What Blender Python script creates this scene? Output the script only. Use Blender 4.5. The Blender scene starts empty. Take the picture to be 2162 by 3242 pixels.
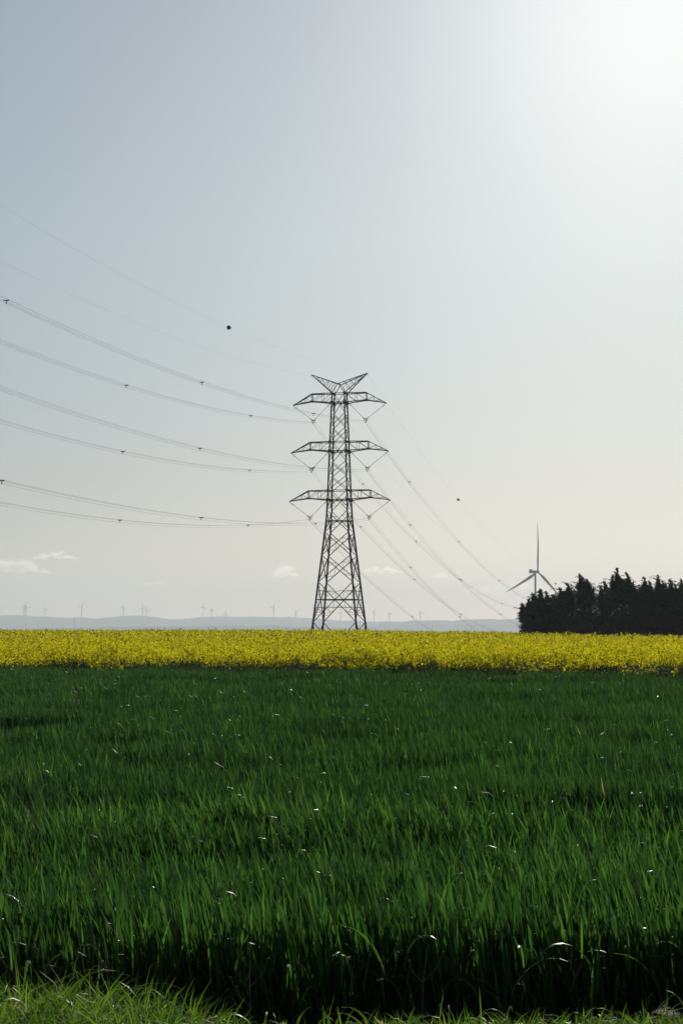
import bpy, math, random
import numpy as np
from mathutils import Vector, Matrix

random.seed(11)
rng = np.random.default_rng(11)
R = math.radians
scene = bpy.context.scene
COL = scene.collection

# ------------------------------------------------------------------ camera
F, CX, CY, EYE, HOR = 6200.0, 1081.0, 1621.0, 1.75, 2015.0
PITCH = math.atan((HOR - CY) / F)
cam = bpy.data.cameras.new('camera')
cam.sensor_fit = 'VERTICAL'
cam.sensor_height = 36.0
cam.sensor_width = 24.0
cam.lens = 36.0 * F / 3242.0
cam.clip_start = 0.1
cam.clip_end = 120000.0
cam_o = bpy.data.objects.new('camera', cam)
COL.objects.link(cam_o)
cam_o.location = (0, 0, EYE)
cam_o.rotation_euler = (R(90) + PITCH, 0, 0)
scene.camera = cam_o


def at(px, py, d):
    """point at ground distance d (world Y) seen at photograph pixel px, py"""
    a, b = (px - CX) / F, (CY - py) / F
    y = math.cos(PITCH) - b * math.sin(PITCH)
    z = math.sin(PITCH) + b * math.cos(PITCH)
    return Vector((a * d / y, d, EYE + z * d / y))


# ------------------------------------------------------------------ helpers
def tag(o, label=None, cat=None, group=None, kind=None):
    if label: o['label'] = label
    if cat: o['category'] = cat
    if group: o['group'] = group
    if kind: o['kind'] = kind
    return o


def empty(name, loc=(0, 0, 0), rz=0.0):
    o = bpy.data.objects.new(name, None)
    COL.objects.link(o)
    o.location = loc
    o.rotation_euler = (0, 0, rz)
    o.empty_display_size = 0.5
    return o


def link(name, me, parent=None):
    o = bpy.data.objects.new(name, me)
    COL.objects.link(o)
    if parent is not None:
        o.parent = parent
    return o


def copy_tree(o, parent=None, skip=()):
    c = o.copy()
    COL.objects.link(c)
    c.parent = parent
    for ch in list(o.children):
        if ch.name.split('.')[0] in skip:
            continue
        copy_tree(ch, c)
    return c


def np_mesh(name, verts, quads, mats, mat_idx=None, tone=None, smooth=False):
    """quads-only mesh from numpy arrays"""
    me = bpy.data.meshes.new(name)
    nv, nf = len(verts), len(quads)
    me.vertices.add(nv)
    me.vertices.foreach_set('co', np.ascontiguousarray(verts, dtype=np.float32).ravel())
    me.loops.add(nf * 4)
    me.loops.foreach_set('vertex_index', np.ascontiguousarray(quads, dtype=np.int32).ravel())
    me.polygons.add(nf)
    me.polygons.foreach_set('loop_start', np.arange(0, nf * 4, 4, dtype=np.int32))
    for m in mats:
        me.materials.append(m)
    if mat_idx is not None:
        me.polygons.foreach_set('material_index', np.ascontiguousarray(mat_idx, dtype=np.int32))
    if smooth:
        me.polygons.foreach_set('use_smooth', np.ones(nf, dtype=bool))
    me.update(calc_edges=True)
    if tone is not None:
        a = me.attributes.new('tone', 'FLOAT', 'FACE')
        a.data.foreach_set('value', np.ascontiguousarray(tone, dtype=np.float32))
    return me


class MB:
    """collects bars, tubes and boxes; build() links them as one mesh object"""

    def __init__(s):
        s.v, s.f = [], []

    def raw(s, vs, fs):
        n = len(s.v)
        s.v += [tuple(v) for v in vs]
        s.f += [tuple(i + n for i in f) for f in fs]

    def tube(s, pts, rad, n=6, cap=True):
        pts = [Vector(p) for p in pts]
        if not hasattr(rad, '__len__'):
            rad = [rad] * len(pts)
        vs, fs = [], []
        up = Vector((0, 0, 1))
        for i, p in enumerate(pts):
            t = (pts[min(i + 1, len(pts) - 1)] - pts[max(i - 1, 0)]).normalized()
            ref = up if abs(t.z) < 0.95 else Vector((0, 1, 0))
            a = t.cross(ref).normalized()
            b = a.cross(t)
            for k in range(n):
                w = 2 * math.pi * (k + .5) / n
                vs.append(p + (a * math.cos(w) + b * math.sin(w)) * rad[i])
        for i in range(len(pts) - 1):
            for k in range(n):
                k2 = (k + 1) % n
                fs.append((i * n + k, i * n + k2, (i + 1) * n + k2, (i + 1) * n + k))
        if cap:
            fs.append(tuple(range(n - 1, -1, -1)))
            m = (len(pts) - 1) * n
            fs.append(tuple(m + k for k in range(n)))
        s.raw(vs, fs)

    def bar(s, p, q, w):
        s.tube([p, q], w * 0.90, 4)

    def box(s, c, size, rot=None):
        c = Vector(c)
        sx, sy, sz = [k / 2 for k in size]
        vs = [Vector((x, y, z)) for x in (-sx, sx) for y in (-sy, sy) for z in (-sz, sz)]
        if rot is not None:
            vs = [rot @ v for v in vs]
        vs = [v + c for v in vs]
        s.raw(vs, [(0, 1, 3, 2), (4, 6, 7, 5), (0, 4, 5, 1), (2, 3, 7, 6), (0, 2, 6, 4), (1, 5, 7, 3)])

    def ball(s, c, r, nu=16, nv=10, sq=(1, 1, 1)):
        c = Vector(c)
        vs, fs = [], []
        for i in range(nv + 1):
            a = math.pi * i / nv
            for k in range(nu):
                w = 2 * math.pi * k / nu
                vs.append(c + Vector((math.sin(a) * math.cos(w) * sq[0], math.sin(a) * math.sin(w) * sq[1],
                                      math.cos(a) * sq[2])) * r)
        for i in range(nv):
            for k in range(nu):
                k2 = (k + 1) % nu
                fs.append((i * nu + k, (i + 1) * nu + k, (i + 1) * nu + k2, i * nu + k2))
        s.raw(vs, fs)

    def mesh(s, name, mat, smooth=False):
        me = bpy.data.meshes.new(name)
        me.from_pydata(s.v, [], s.f)
        me.materials.append(mat)
        if smooth:
            me.polygons.foreach_set('use_smooth', [True] * len(me.polygons))
        me.validate()
        me.update()
        return me

    def build(s, name, mat, parent=None, smooth=False):
        return link(name, s.mesh(name, mat, smooth), parent)


# ------------------------------------------------------------------ materials
def new_mat(name):
    m = bpy.data.materials.new(name)
    m.use_nodes = True
    nt = m.node_tree
    nt.nodes.clear()
    out = nt.nodes.new('ShaderNodeOutputMaterial')
    return m, nt, out


def noise_mat(name, c1, c2, scale, rough=0.6, metal=0.0, detail=6, bump=0.0, spec=0.5):
    m, nt, out = new_mat(name)
    p = nt.nodes.new('ShaderNodeBsdfPrincipled')
    tc = nt.nodes.new('ShaderNodeTexCoord')
    n = nt.nodes.new('ShaderNodeTexNoise')
    n.inputs['Scale'].default_value = scale
    n.inputs['Detail'].default_value = detail
    r = nt.nodes.new('ShaderNodeValToRGB')
    r.color_ramp.elements[0].position = 0.35
    r.color_ramp.elements[1].position = 0.65
    r.color_ramp.elements[0].color = (*c1, 1)
    r.color_ramp.elements[1].color = (*c2, 1)
    nt.links.new(tc.outputs['Object'], n.inputs['Vector'])
    nt.links.new(n.outputs['Fac'], r.inputs['Fac'])
    nt.links.new(r.outputs['Color'], p.inputs['Base Color'])
    p.inputs['Roughness'].default_value = rough
    p.inputs['Metallic'].default_value = metal
    p.inputs['Specular IOR Level'].default_value = spec
    if bump:
        b = nt.nodes.new('ShaderNodeBump')
        b.inputs['Strength'].default_value = bump
        nt.links.new(n.outputs['Fac'], b.inputs['Height'])
        nt.links.new(b.outputs['Normal'], p.inputs['Normal'])
    nt.links.new(p.outputs['BSDF'], out.inputs['Surface'])
    return m


def leaf_mat(name, stops, rough=0.4, spec=0.5, trans=0.4, trans_tint=(1, 1, 1)):
    """leaf: colour by the per-leaf 'tone' attribute, part diffuse and glossy, part see-through light"""
    m, nt, out = new_mat(name)
    at_ = nt.nodes.new('ShaderNodeAttribute')
    at_.attribute_name = 'tone'
    r = nt.nodes.new('ShaderNodeValToRGB')
    els = r.color_ramp.elements
    while len(els) < len(stops):
        els.new(0.5)
    for e, (pos, c) in zip(els, stops):
        e.position = pos
        e.color = (*c, 1)
    nt.links.new(at_.outputs['Fac'], r.inputs['Fac'])
    p = nt.nodes.new('ShaderNodeBsdfPrincipled')
    p.inputs['Roughness'].default_value = rough
    p.inputs['Specular IOR Level'].default_value = spec
    t = nt.nodes.new('ShaderNodeBsdfTranslucent')
    mul = nt.nodes.new('ShaderNodeMix')
    mul.data_type = 'RGBA'
    mul.blend_type = 'MULTIPLY'
    mul.inputs['Factor'].default_value = 1.0
    mul.inputs['B'].default_value = (*trans_tint, 1)
    nt.links.new(r.outputs['Color'], mul.inputs['A'])
    nt.links.new(r.outputs['Color'], p.inputs['Base Color'])
    nt.links.new(mul.outputs['Result'], t.inputs['Color'])
    mx = nt.nodes.new('ShaderNodeMixShader')
    mx.inputs['Fac'].default_value = trans
    nt.links.new(p.outputs['BSDF'], mx.inputs[1])
    nt.links.new(t.outputs['BSDF'], mx.inputs[2])
    nt.links.new(mx.outputs['Shader'], out.inputs['Surface'])
    return m


M = {}
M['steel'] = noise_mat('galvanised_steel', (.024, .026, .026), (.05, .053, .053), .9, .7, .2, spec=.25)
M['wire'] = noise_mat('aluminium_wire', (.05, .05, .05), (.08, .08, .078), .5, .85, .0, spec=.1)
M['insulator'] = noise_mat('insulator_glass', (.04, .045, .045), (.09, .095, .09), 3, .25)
M['ball'] = noise_mat('weathered_ball', (.035, .03, .028), (.08, .06, .05), 3, .55)
M['turbine'] = noise_mat('turbine_paint', (.40, .40, .40), (.46, .46, .455), .15, .45)
M['turbine_far'] = noise_mat('backlit_turbine_paint', (.13, .125, .12), (.18, .175, .17), .05, .8)  # shade of the backlit far turbines put into a darker base colour
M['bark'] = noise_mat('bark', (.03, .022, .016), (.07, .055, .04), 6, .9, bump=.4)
M['dry_stalk'] = noise_mat('dry_stalk', (.10, .085, .06), (.20, .17, .12), 20, .8)
M['awn'] = noise_mat('pale_awn', (.45, .40, .24), (.62, .56, .36), 30, .6)
M['stone'] = noise_mat('church_stone', (.10, .10, .10), (.16, .155, .15), .4, .85)
M['hill'] = noise_mat('far_hillside', (.020, .035, .018), (.14, .15, .085), .0016, .95, detail=9, spec=.1)
M['hill_wood'] = noise_mat('far_woodland', (.020, .032, .020), (.045, .060, .034), .004, .95, detail=9, spec=.1)

M['wheat'] = leaf_mat('wheat_leaf', [(0, (.012, .034, .012)), (.5, (.038, .095, .024)), (.93, (.100, .195, .040)),
                                     (1, (.28, .26, .11))], rough=.44, spec=.32, trans=.54, trans_tint=(1.04, 1.28, .72))
M['verge'] = leaf_mat('verge_leaf', [(0, (.046, .125, .020)), (.55, (.112, .225, .032)), (.85, (.190, .29, .055)),
                                     (1, (.34, .33, .14))], rough=.5, spec=.3, trans=.52, trans_tint=(1.3, 1.3, .65))
M['rape_leaf'] = leaf_mat('rape_stem', [(0, (.018, .040, .012)), (1, (.055, .095, .020))], rough=.7, spec=.15, trans=.35)
M['rape_petal'] = leaf_mat('rape_petal', [(0, (.36, .33, .006)), (.5, (.61, .56, .010)), (1, (.82, .76, .03))],
                           rough=.8, spec=.03, trans=.6, trans_tint=(1.1, 1.1, .6))
M['weed'] = leaf_mat('weed_leaf', [(0, (.04, .075, .016)), (1, (.10, .14, .04))], rough=.85, spec=.08, trans=.45)
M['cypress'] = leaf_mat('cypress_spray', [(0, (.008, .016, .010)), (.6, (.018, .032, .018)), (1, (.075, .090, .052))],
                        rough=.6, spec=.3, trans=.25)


# ------------------------------------------------------------------ terrain
def sstep(x, a, b):
    t = np.clip((x - a) / (b - a), 0, 1)
    return t * t * (3 - 2 * t)


def ground_z(x, y):
    x = np.asarray(x, float)
    y = np.asarray(y, float)
    z = -0.30 * sstep(y, 8.45, 9.35)
    z = z + 1.46 * sstep(y, 55, 305)
    far = np.clip(y - 305, 0, None)
    z = z - 28.5 * sstep(far, 20, 760) - 18 * sstep(far, 600, 2200)
    tilt = np.clip(x, 0, 60)
    z = z - 0.0135 * tilt * sstep(y, 60, 250)
    # gentle unevenness
    z = z + 0.03 * np.sin(x * .9 + y * .23) * np.sin(y * .31 + 1.3) * (y < 400)
    return z


def noise2(x, y, seed, scale):
    """smooth value noise on numpy arrays"""
    r = np.random.default_rng(seed)
    tab = r.uniform(0, 1, (64, 64))
    u, v = x / scale, y / scale
    i, j = np.floor(u).astype(int), np.floor(v).astype(int)
    fu, fv = u - i, v - j
    fu, fv = fu * fu * (3 - 2 * fu), fv * fv * (3 - 2 * fv)
    g = lambda a, b: tab[a % 64, b % 64]
    return (g(i, j) * (1 - fu) + g(i + 1, j) * fu) * (1 - fv) + (g(i, j + 1) * (1 - fu) + g(i + 1, j + 1) * fu) * fv


def boundary(x):
    return 79.5 - 0.55 * x + 0.9 * np.sin(x * .45 + 1) + .4 * np.sin(x * 1.7) + 3.2 * (noise2(np.asarray(x, float) + 60, np.asarray(x, float) * 0, 91, 1.3) - .5)


m, nt, out = new_mat('soil_and_grass')
p = nt.nodes.new('ShaderNodeBsdfPrincipled')
tc = nt.nodes.new('ShaderNodeTexCoord')
n1 = nt.nodes.new('ShaderNodeTexNoise'); n1.inputs['Scale'].default_value = 3.0; n1.inputs['Detail'].default_value = 8
n2 = nt.nodes.new('ShaderNodeTexNoise'); n2.inputs['Scale'].default_value = .004; n2.inputs['Detail'].default_value = 6
r1 = nt.nodes.new('ShaderNodeValToRGB')
r1.color_ramp.elements[0].color = (.018, .020, .010, 1)
r1.color_ramp.elements[1].color = (.05, .045, .026, 1)
r2 = nt.nodes.new('ShaderNodeValToRGB')
r2.color_ramp.elements[0].color = (.6, .9, .5, 1)
r2.color_ramp.elements[1].color = (1.1, 1.3, .8, 1)
mx = nt.nodes.new('ShaderNodeMix'); mx.data_type = 'RGBA'; mx.blend_type = 'MULTIPLY'; mx.inputs['Factor'].default_value = 1
nt.links.new(tc.outputs['Object'], n1.inputs['Vector']); nt.links.new(tc.outputs['Object'], n2.inputs['Vector'])
nt.links.new(n1.outputs['Fac'], r1.inputs['Fac']); nt.links.new(n2.outputs['Fac'], r2.inputs['Fac'])
nt.links.new(r1.outputs['Color'], mx.inputs['A']); nt.links.new(r2.outputs['Color'], mx.inputs['B'])
nt.links.new(mx.outputs['Result'], p.inputs['Base Color'])
p.inputs['Roughness'].default_value = .95
p.inputs['Specular IOR Level'].default_value = .1
nt.links.new(p.outputs['BSDF'], out.inputs['Surface'])
M['ground'] = m

ys = np.concatenate([np.linspace(-60, 5, 14), np.linspace(5.5, 12, 40), np.linspace(13, 100, 60), np.linspace(104, 500, 80),
                     np.geomspace(520, 42000, 60)])
xs_h = np.concatenate([np.linspace(0, 40, 50), np.geomspace(42, 24000, 40)])
xs = np.concatenate([-xs_h[:0:-1], xs_h])
gx, gy = np.meshgrid(xs, ys)
gz = ground_z(gx, gy)
gv = np.stack([gx, gy, gz], -1).reshape(-1, 3)
nx, ny = len(xs), len(ys)
ii, jj = np.meshgrid(np.arange(nx - 1), np.arange(ny - 1))
b0 = (jj * nx + ii).ravel()
gq = np.stack([b0, b0 + 1, b0 + nx + 1, b0 + nx], 1)
ground = link('ground', np_mesh('ground', gv, gq, [M['ground']], smooth=True))
tag(ground, 'dark soil of gently rising fields dropping into a valley', 'ground', kind='structure')


# ------------------------------------------------------------------ hills
def ridge(name, prof, d, depth, base_z, mat, label, rough_amp):
    px = np.array([q[0] for q in prof], float)
    py = np.array([q[1] for q in prof], float)
    n = 700
    xq = np.linspace(px[0], px[-1], n)
    yq = np.interp(xq, px, py)
    X = (xq - CX) / F * d
    Z = EYE + (HOR - yq) / F * d
    bumps = np.zeros(n)
    for k in range(60):
        c = rng.uniform(0, n); w = rng.uniform(1.5, 7)
        bumps += np.exp(-((np.arange(n) - c) / w) ** 2) * rng.uniform(.2, 1) * rough_amp
    bumps += rng.uniform(0, .35, n) * rough_amp
    rows = []
    ks = np.concatenate([np.linspace(-1, 0, 16), np.linspace(0.12, 1, 6)])
    for k in ks:
        s = 1 - abs(k) ** 1.35
        und = 8 * np.sin(xq / 57 + k * 5) * np.sin(xq / 23 + k * 9) * (1 - s) * s * 4
        z = base_z + (Z - base_z) * s + und + (bumps if k == 0 else bumps * .4 * s)
        rows.append(np.stack([X, np.full(n, d + k * depth), z], 1))
    v = np.concatenate(rows)
    ii, jj = np.meshgrid(np.arange(n - 1), np.arange(len(ks) - 1))
    b = (jj * n + ii).ravel()
    q = np.stack([b, b + 1, b + n + 1, b + n], 1)
    o = link(name, np_mesh(name, v, q, [mat], smooth=True))
    tag(o, label, 'hills', kind='structure')
    return o


def z5(x, y): return (x * .4592, 1850 + y * .4592)
def z6(x, y): return (560 + x * .4592, 1850 + y * .4592)
def z7(x, y): return (1180 + x * .3316, 1850 + y * .3316)


D_BACK, D_RIGHT, D_FRONT = 14500.0, 12500.0, 9500.0
back_prof = [(-900, 1962), (-300, 1953)] + [z5(*q) for q in [(0, 218), (120, 219), (230, 222), (350, 226), (480, 236), (580, 228), (650, 237), (740, 232),
             (830, 220), (900, 218), (980, 222), (1090, 233), (1190, 243), (1280, 240)]] + \
            [z6(*q) for q in [(130, 232), (290, 224), (420, 229), (440, 226), (560, 226), (820, 230), (940, 235), (1060, 245),
             (1100, 250), (1310, 257), (1560, 262)]] + [(1700, 1974), (2600, 1980), (3000, 1985)]
front_prof = [(-900, 2002), (0, 1999)] + [z5(*q) for q in [(200, 315), (330, 303), (470, 303), (800, 297), (1000, 293), (1500, 292)]] + \
             [z6(*q) for q in [(400, 292), (830, 292), (950, 295), (1250, 302)]] + [(1250, 1996), (1500, 2006), (3000, 2012)]
right_prof = [(1120, 2006), (1165, 1984)] + [z7(*q) for q in [(30, 385), (130, 357), (290, 358), (350, 348), (490, 350), (520, 345), (710, 345), (730, 353),
              (790, 351), (830, 343), (1050, 338), (1390, 342)]] + [(1900, 1963), (2400, 1968), (3000, 1972)]
ridge('hills', back_prof, D_BACK, 2600, -45, M['hill'], 'long pale blue ridge of hills on the horizon behind the pylon', 5)
ridge('hills', right_prof, D_RIGHT, 1900, -45, M['hill'], 'flat topped blue grey hill on the horizon left of the dark trees', 3)
ridge('hills', front_prof, D_FRONT, 1500, -45, M['hill_wood'], 'low wooded rise in front of the pale ridge', 4)


# ------------------------------------------------------------------ leaf builder
def leaves(base, length, width, az, el0, bend, power, segs, twist, prof='leaf', roll=0.0):
    """ribbon leaves; all arguments are arrays of n.  returns verts, quads, leaf index per face"""
    n = len(length)
    pos = base.copy()
    pts = [pos.copy()]
    for k in range(segs):
        t = (k + .5) / segs
        el = el0 - bend * t ** power
        step = length / segs
        d = np.stack([np.cos(el) * np.cos(az), np.cos(el) * np.sin(az), np.sin(el)], 1)
        pos = pos + d * step[:, None]
        pts.append(pos.copy())
    vs = []
    for k in range(segs + 1):
        t = k / segs
        if prof == 'leaf':
            w = (0.55 + 0.9 * t - 0.2 * t * t) if t < .45 else max(0.06, 1.0 * (1 - ((t - .4) / .62) ** 1.6))
        else:
            w = 1.0 - .5 * t
        a = az + math.pi / 2 + roll + twist * t
        s = np.stack([np.cos(a), np.sin(a), 0.35 * np.sin(twist * 2 * t)], 1) * (width * w * .5)[:, None]
        vs.append(pts[k] - s)
        vs.append(pts[k] + s)
    V = np.stack(vs, 1).reshape(-1, 3)
    m = 2 * (segs + 1)
    off = (np.arange(n) * m)[:, None]
    Q = []
    for k in range(segs):
        Q.append(np.stack([off[:, 0] + 2 * k, off[:, 0] + 2 * k + 1, off[:, 0] + 2 * k + 3, off[:, 0] + 2 * k + 2], 1))
    Q = np.stack(Q, 1).reshape(-1, 4)
    idx = np.repeat(np.arange(n), segs)
    return V, Q, idx


class Bag:
    def __init__(s):
        s.V, s.Q, s.T, s.I, s.n = [], [], [], [], 0

    def add(s, V, Q, tone, mi=0):
        s.V.append(V); s.Q.append(Q + s.n); s.T.append(tone)
        s.I.append(np.full(len(Q), mi)); s.n += len(V)

    def link(s, name, mats, smooth=True):
        me = np_mesh(name, np.concatenate(s.V), np.concatenate(s.Q), mats, np.concatenate(s.I), np.concatenate(s.T), smooth)
        return link(name, me)


def scatter(y0, y1, dens, half=0.174, margin=1.6, extra=1.12):
    """random points in the camera's wedge of ground"""
    area_max = (half * y1 * extra + margin) * 2 * (y1 - y0)
    n = int(area_max * dens)
    y = rng.uniform(y0, y1, n)
    x = rng.uniform(-1, 1, n) * (half * y1 * extra + margin)
    k = np.abs(x) < half * y * extra + margin
    return x[k], y[k]


# ------------------------------------------------------------------ wheat
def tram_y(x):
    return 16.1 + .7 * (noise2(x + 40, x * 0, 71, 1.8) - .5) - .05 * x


def wheat_height(x, y):
    """height of the crop above ground, with wind-pressed hollows and one tramline"""
    h = 0.70 + 0.10 * (noise2(x, y * .55, 3, 2.3) - .5) + 0.15 * (noise2(x, y, 4, .7) - .5)
    # long shallow hollows running across the field
    band = noise2(x * .16, y * .8 + .06 * x, 8, 2.6)
    h = h - 0.20 * np.clip(band - .50, 0, 1) / .5
    # wind-pressed steps: the crop sinks slowly and rises abruptly, row behind row
    q = 7.0 * np.log(np.maximum(y, 1)) + 1.6 * noise2(x, y, 81, 5.0) + .9 * noise2(x, y, 82, 1.8)
    saw = q - np.floor(q)
    far = sstep(y, 17, 24)
    h = h - far * (.10 + .44 * noise2(x + 50, y, 83, 4.0)) * saw ** 2.2
    # tramline at about 16 m, deepest on the right
    yt = tram_y(x)
    h = h + np.where(y < yt, .06, -.02)      # the block on the near side of the tramline stands taller
    w = np.exp(-((y - yt) / .62) ** 4)
    h = h * (1 - w * (.35 + .9 * noise2(x + 7, y, 72, 1.1)) * (0.42 + 0.26 * sstep(x, -.8, 1.2)))
    return h


wheat = Bag()


def add_wheat(y0, y1, tillers, per, segs, wid, lo=0.0):
    x, y = scatter(y0, y1, tillers)
    k = y < boundary(x) + .5
    # ragged front edge of the crop
    k &= y > 9.62 + .16 * np.sin(x * 2.3) + .12 * np.sin(x * 5.1 + 1)
    # thinner stand in patches and along the tramline
    gap = np.exp(-((y - tram_y(x)) / (.50 + .75 * sstep(x, -.3, 1.3))) ** 4) * (.80 + .20 * sstep(x, -.8, .8))
    thin = (.55 + .9 * noise2(x, y, 61, .55)) * (1 - .97 * gap)
    k &= rng.uniform(0, 1, len(x)) < np.clip(thin, .03, 1)
    x, y = x[k], y[k]
    h = wheat_height(x, y)
    g = ground_z(x, y)
    for j in range(per):
        n = len(x)
        topmost = j == 0
        L = rng.uniform(.26, .40, n) * (1.0 if topmost else .95)
        zb = h * (1.02 if topmost else rng.uniform(.55, .98, n)) - L * .93 + rng.normal(0, .05, n)
        zb = np.maximum(zb, .03)
        # wind pushes tips to the left, patch by patch
        wind = .25 + .75 * noise2(x, y, 21, 3.1)
        az = rng.uniform(-math.pi, math.pi, n)
        toward = rng.uniform(0, 1, n) < .62
        az = np.where(toward, math.pi + rng.normal(0, .55, n), az)
        el0 = R(89) - np.abs(rng.normal(0, .09, n)) - .07 * wind
        bend = np.abs(rng.normal(.10, .20, n)) + .20 * wind * toward
        over = rng.uniform(0, 1, n) < .048
        bend = np.where(over, rng.uniform(1.2, 2.6, n), bend)
        W = wid * rng.uniform(.7, 1.25, n)
        tw = rng.normal(0, .5, n)
        base = np.stack([x + rng.normal(0, .012, n), y + rng.normal(0, .012, n), g + zb], 1)
        roll = np.where(over, 0, rng.normal(0, .85, n))
        V, Q, idx = leaves(base, L, W, az, el0, bend, 1.6, segs, tw, 'leaf', roll)
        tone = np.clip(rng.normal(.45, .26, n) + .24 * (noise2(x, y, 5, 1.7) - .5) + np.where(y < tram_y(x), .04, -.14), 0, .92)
        tone = np.where(rng.uniform(0, 1, n) < .0012, 1.0, tone)
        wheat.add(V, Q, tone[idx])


add_wheat(9.5, 13.2, 520, 3, 6, .0200)
add_wheat(13.2, 20, 440, 3, 4, .0195)
add_wheat(20, 36, 330, 2, 3, .0185)
add_wheat(36, 94, 150, 2, 2, .026)
# stems and sheaths, seen along the front edge
x, y = scatter(9.5, 11.2, 420)
k = y > 9.62 + .16 * np.sin(x * 2.3) + .12 * np.sin(x * 5.1 + 1)
x, y = x[k], y[k]
n = len(x)
h = wheat_height(x, y)
V, Q, idx = leaves(np.stack([x, y, ground_z(x, y)], 1), h * rng.uniform(.6, .8, n), np.full(n, .0055),
                   rng.uniform(-3.1, 3.1, n), np.full(n, R(87)), rng.uniform(0, .12, n), 1.0, 2, np.zeros(n), 'stem')
wheat.add(V, Q, np.full(len(Q), .3))
# lower leaves hanging along the front edge
x, y = scatter(9.45, 10.6, 420)
k = y > 9.5 + .16 * np.sin(x * 2.3) + .12 * np.sin(x * 5.1 + 1)
x, y = x[k], y[k]
n = len(x)
V, Q, idx = leaves(np.stack([x, y, ground_z(x, y) + rng.uniform(.05, .4, n)], 1), rng.uniform(.18, .34, n), rng.uniform(.008, .016, n),
                   rng.uniform(-3.1, 3.1, n), R(75) + rng.normal(0, .2, n), rng.uniform(.3, 2.4, n), 1.4, 5, rng.normal(0, .8, n))
wheat.add(V, Q, np.clip(rng.normal(.4, .2, n), 0, .92)[idx])
# long leaves arching out of the front edge into the light
n = 80
x = rng.uniform(-2.2, 2.2, n)
y = rng.uniform(9.3, 9.75, n)
V, Q, idx = leaves(np.stack([x, y, ground_z(x, y) + rng.uniform(.18, .52, n)], 1), rng.uniform(.22, .42, n), rng.uniform(.010, .019, n),
                   -math.pi / 2 + rng.normal(0, .9, n), R(68) + rng.normal(0, .2, n), rng.uniform(.6, 2.7, n), 1.5, 7, rng.normal(0, .7, n))
wheat.add(V, Q, np.clip(rng.normal(.7, .2, n), 0, .92)[idx])
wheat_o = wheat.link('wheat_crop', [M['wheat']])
tag(wheat_o, 'dark green young wheat leaning in the wind below the yellow field', 'wheat', kind='stuff')

# ------------------------------------------------------------------ verge grass in front
verge = Bag()


def add_verge(n, y0, y1, hfun, wid, segs, bend_lo, bend_hi, el, tones, keep=None):
    x = rng.uniform(-2.1, 2.1, n)
    y = rng.uniform(y0, y1, n)
    if keep is not None:
        k = rng.uniform(0, 1, n) < keep(x, y)
        x, y = x[k], y[k]
    n = len(x)
    L = hfun(x, y) * rng.uniform(.6, 1.15, n)
    base = np.stack([x, y, ground_z(x, y) - .01], 1)
    V, Q, idx = leaves(base, L, wid * rng.uniform(.6, 1.3, n), rng.uniform(-math.pi, math.pi, n),
                       R(el) + rng.normal(0, .16, n), rng.uniform(bend_lo, bend_hi, n), 1.5, segs, rng.normal(0, 1.0, n))
    tone = np.clip(rng.normal(*tones, n), 0, .9)
    tone = np.where(rng.uniform(0, 1, n) < .03, 1.0, tone)
    verge.add(V, Q, tone[idx])


left = lambda x, y: .20 + .17 * sstep(-x, .25, 1.0)
thick = lambda x, y: np.clip(.12 + .95 * sstep(-x, .30, .75) + 1.0 * sstep(x, -.05, .3) * (.7 + noise2(x + 9, y, 31, .3)), 0, 1) * (1 - sstep(y, 8.55, 9.05))
add_verge(30000, 6.6, 9.05, left, .0085, 5, .6, 2.8, 80, (.5, .2), thick)
add_verge(15000, 6.6, 9.0, lambda x, y: .85 * left(x, y), .0145, 6, 1.2, 3.4, 78, (.62, .18), thick)
add_verge(520, 7.2, 9.0, lambda x, y: 1.5 * left(x, y), .012, 8, 1.4, 3.3, 86, (.6, .2))
add_verge(90, 7.2, 8.8, lambda x, y: 1.3 * left(x, y), .006, 4, .1, .8, 84, (.4, .2))
verge_o = verge.link('verge_grass', [M['verge']])
tag(verge_o, 'sunlit yellow green grass of the verge in the foreground', 'grass', kind='stuff')

# ------------------------------------------------------------------ oilseed rape
rape = Bag()


def quads_at(c, size, n):
    """randomly turned little squares at centres c"""
    a = rng.normal(0, 1, (n, 3)); a /= np.linalg.norm(a, axis=1)[:, None]
    b = rng.normal(0, 1, (n, 3)); b -= a * np.sum(a * b, 1)[:, None]; b /= np.linalg.norm(b, axis=1)[:, None]
    s = size[:, None] * .5
    V = np.stack([c - a * s - b * s * .7, c + a * s - b * s * .7, c + a * s + b * s * .7, c - a * s + b * s * .7], 1).reshape(-1, 3)
    Q = np.arange(n * 4).reshape(-1, 4)
    return V, Q


def rape_height(x, y):
    h = 1.34 + .42 * (noise2(x, y, 41, 3.5) - .5) + .34 * (noise2(x, y, 42, 1.1) - .5) + .22 * (noise2(x, y, 45, .5) - .5)
    front = y - boundary(x)
    return h * (0.94 + .06 * sstep(front, 0, 4))


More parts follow.
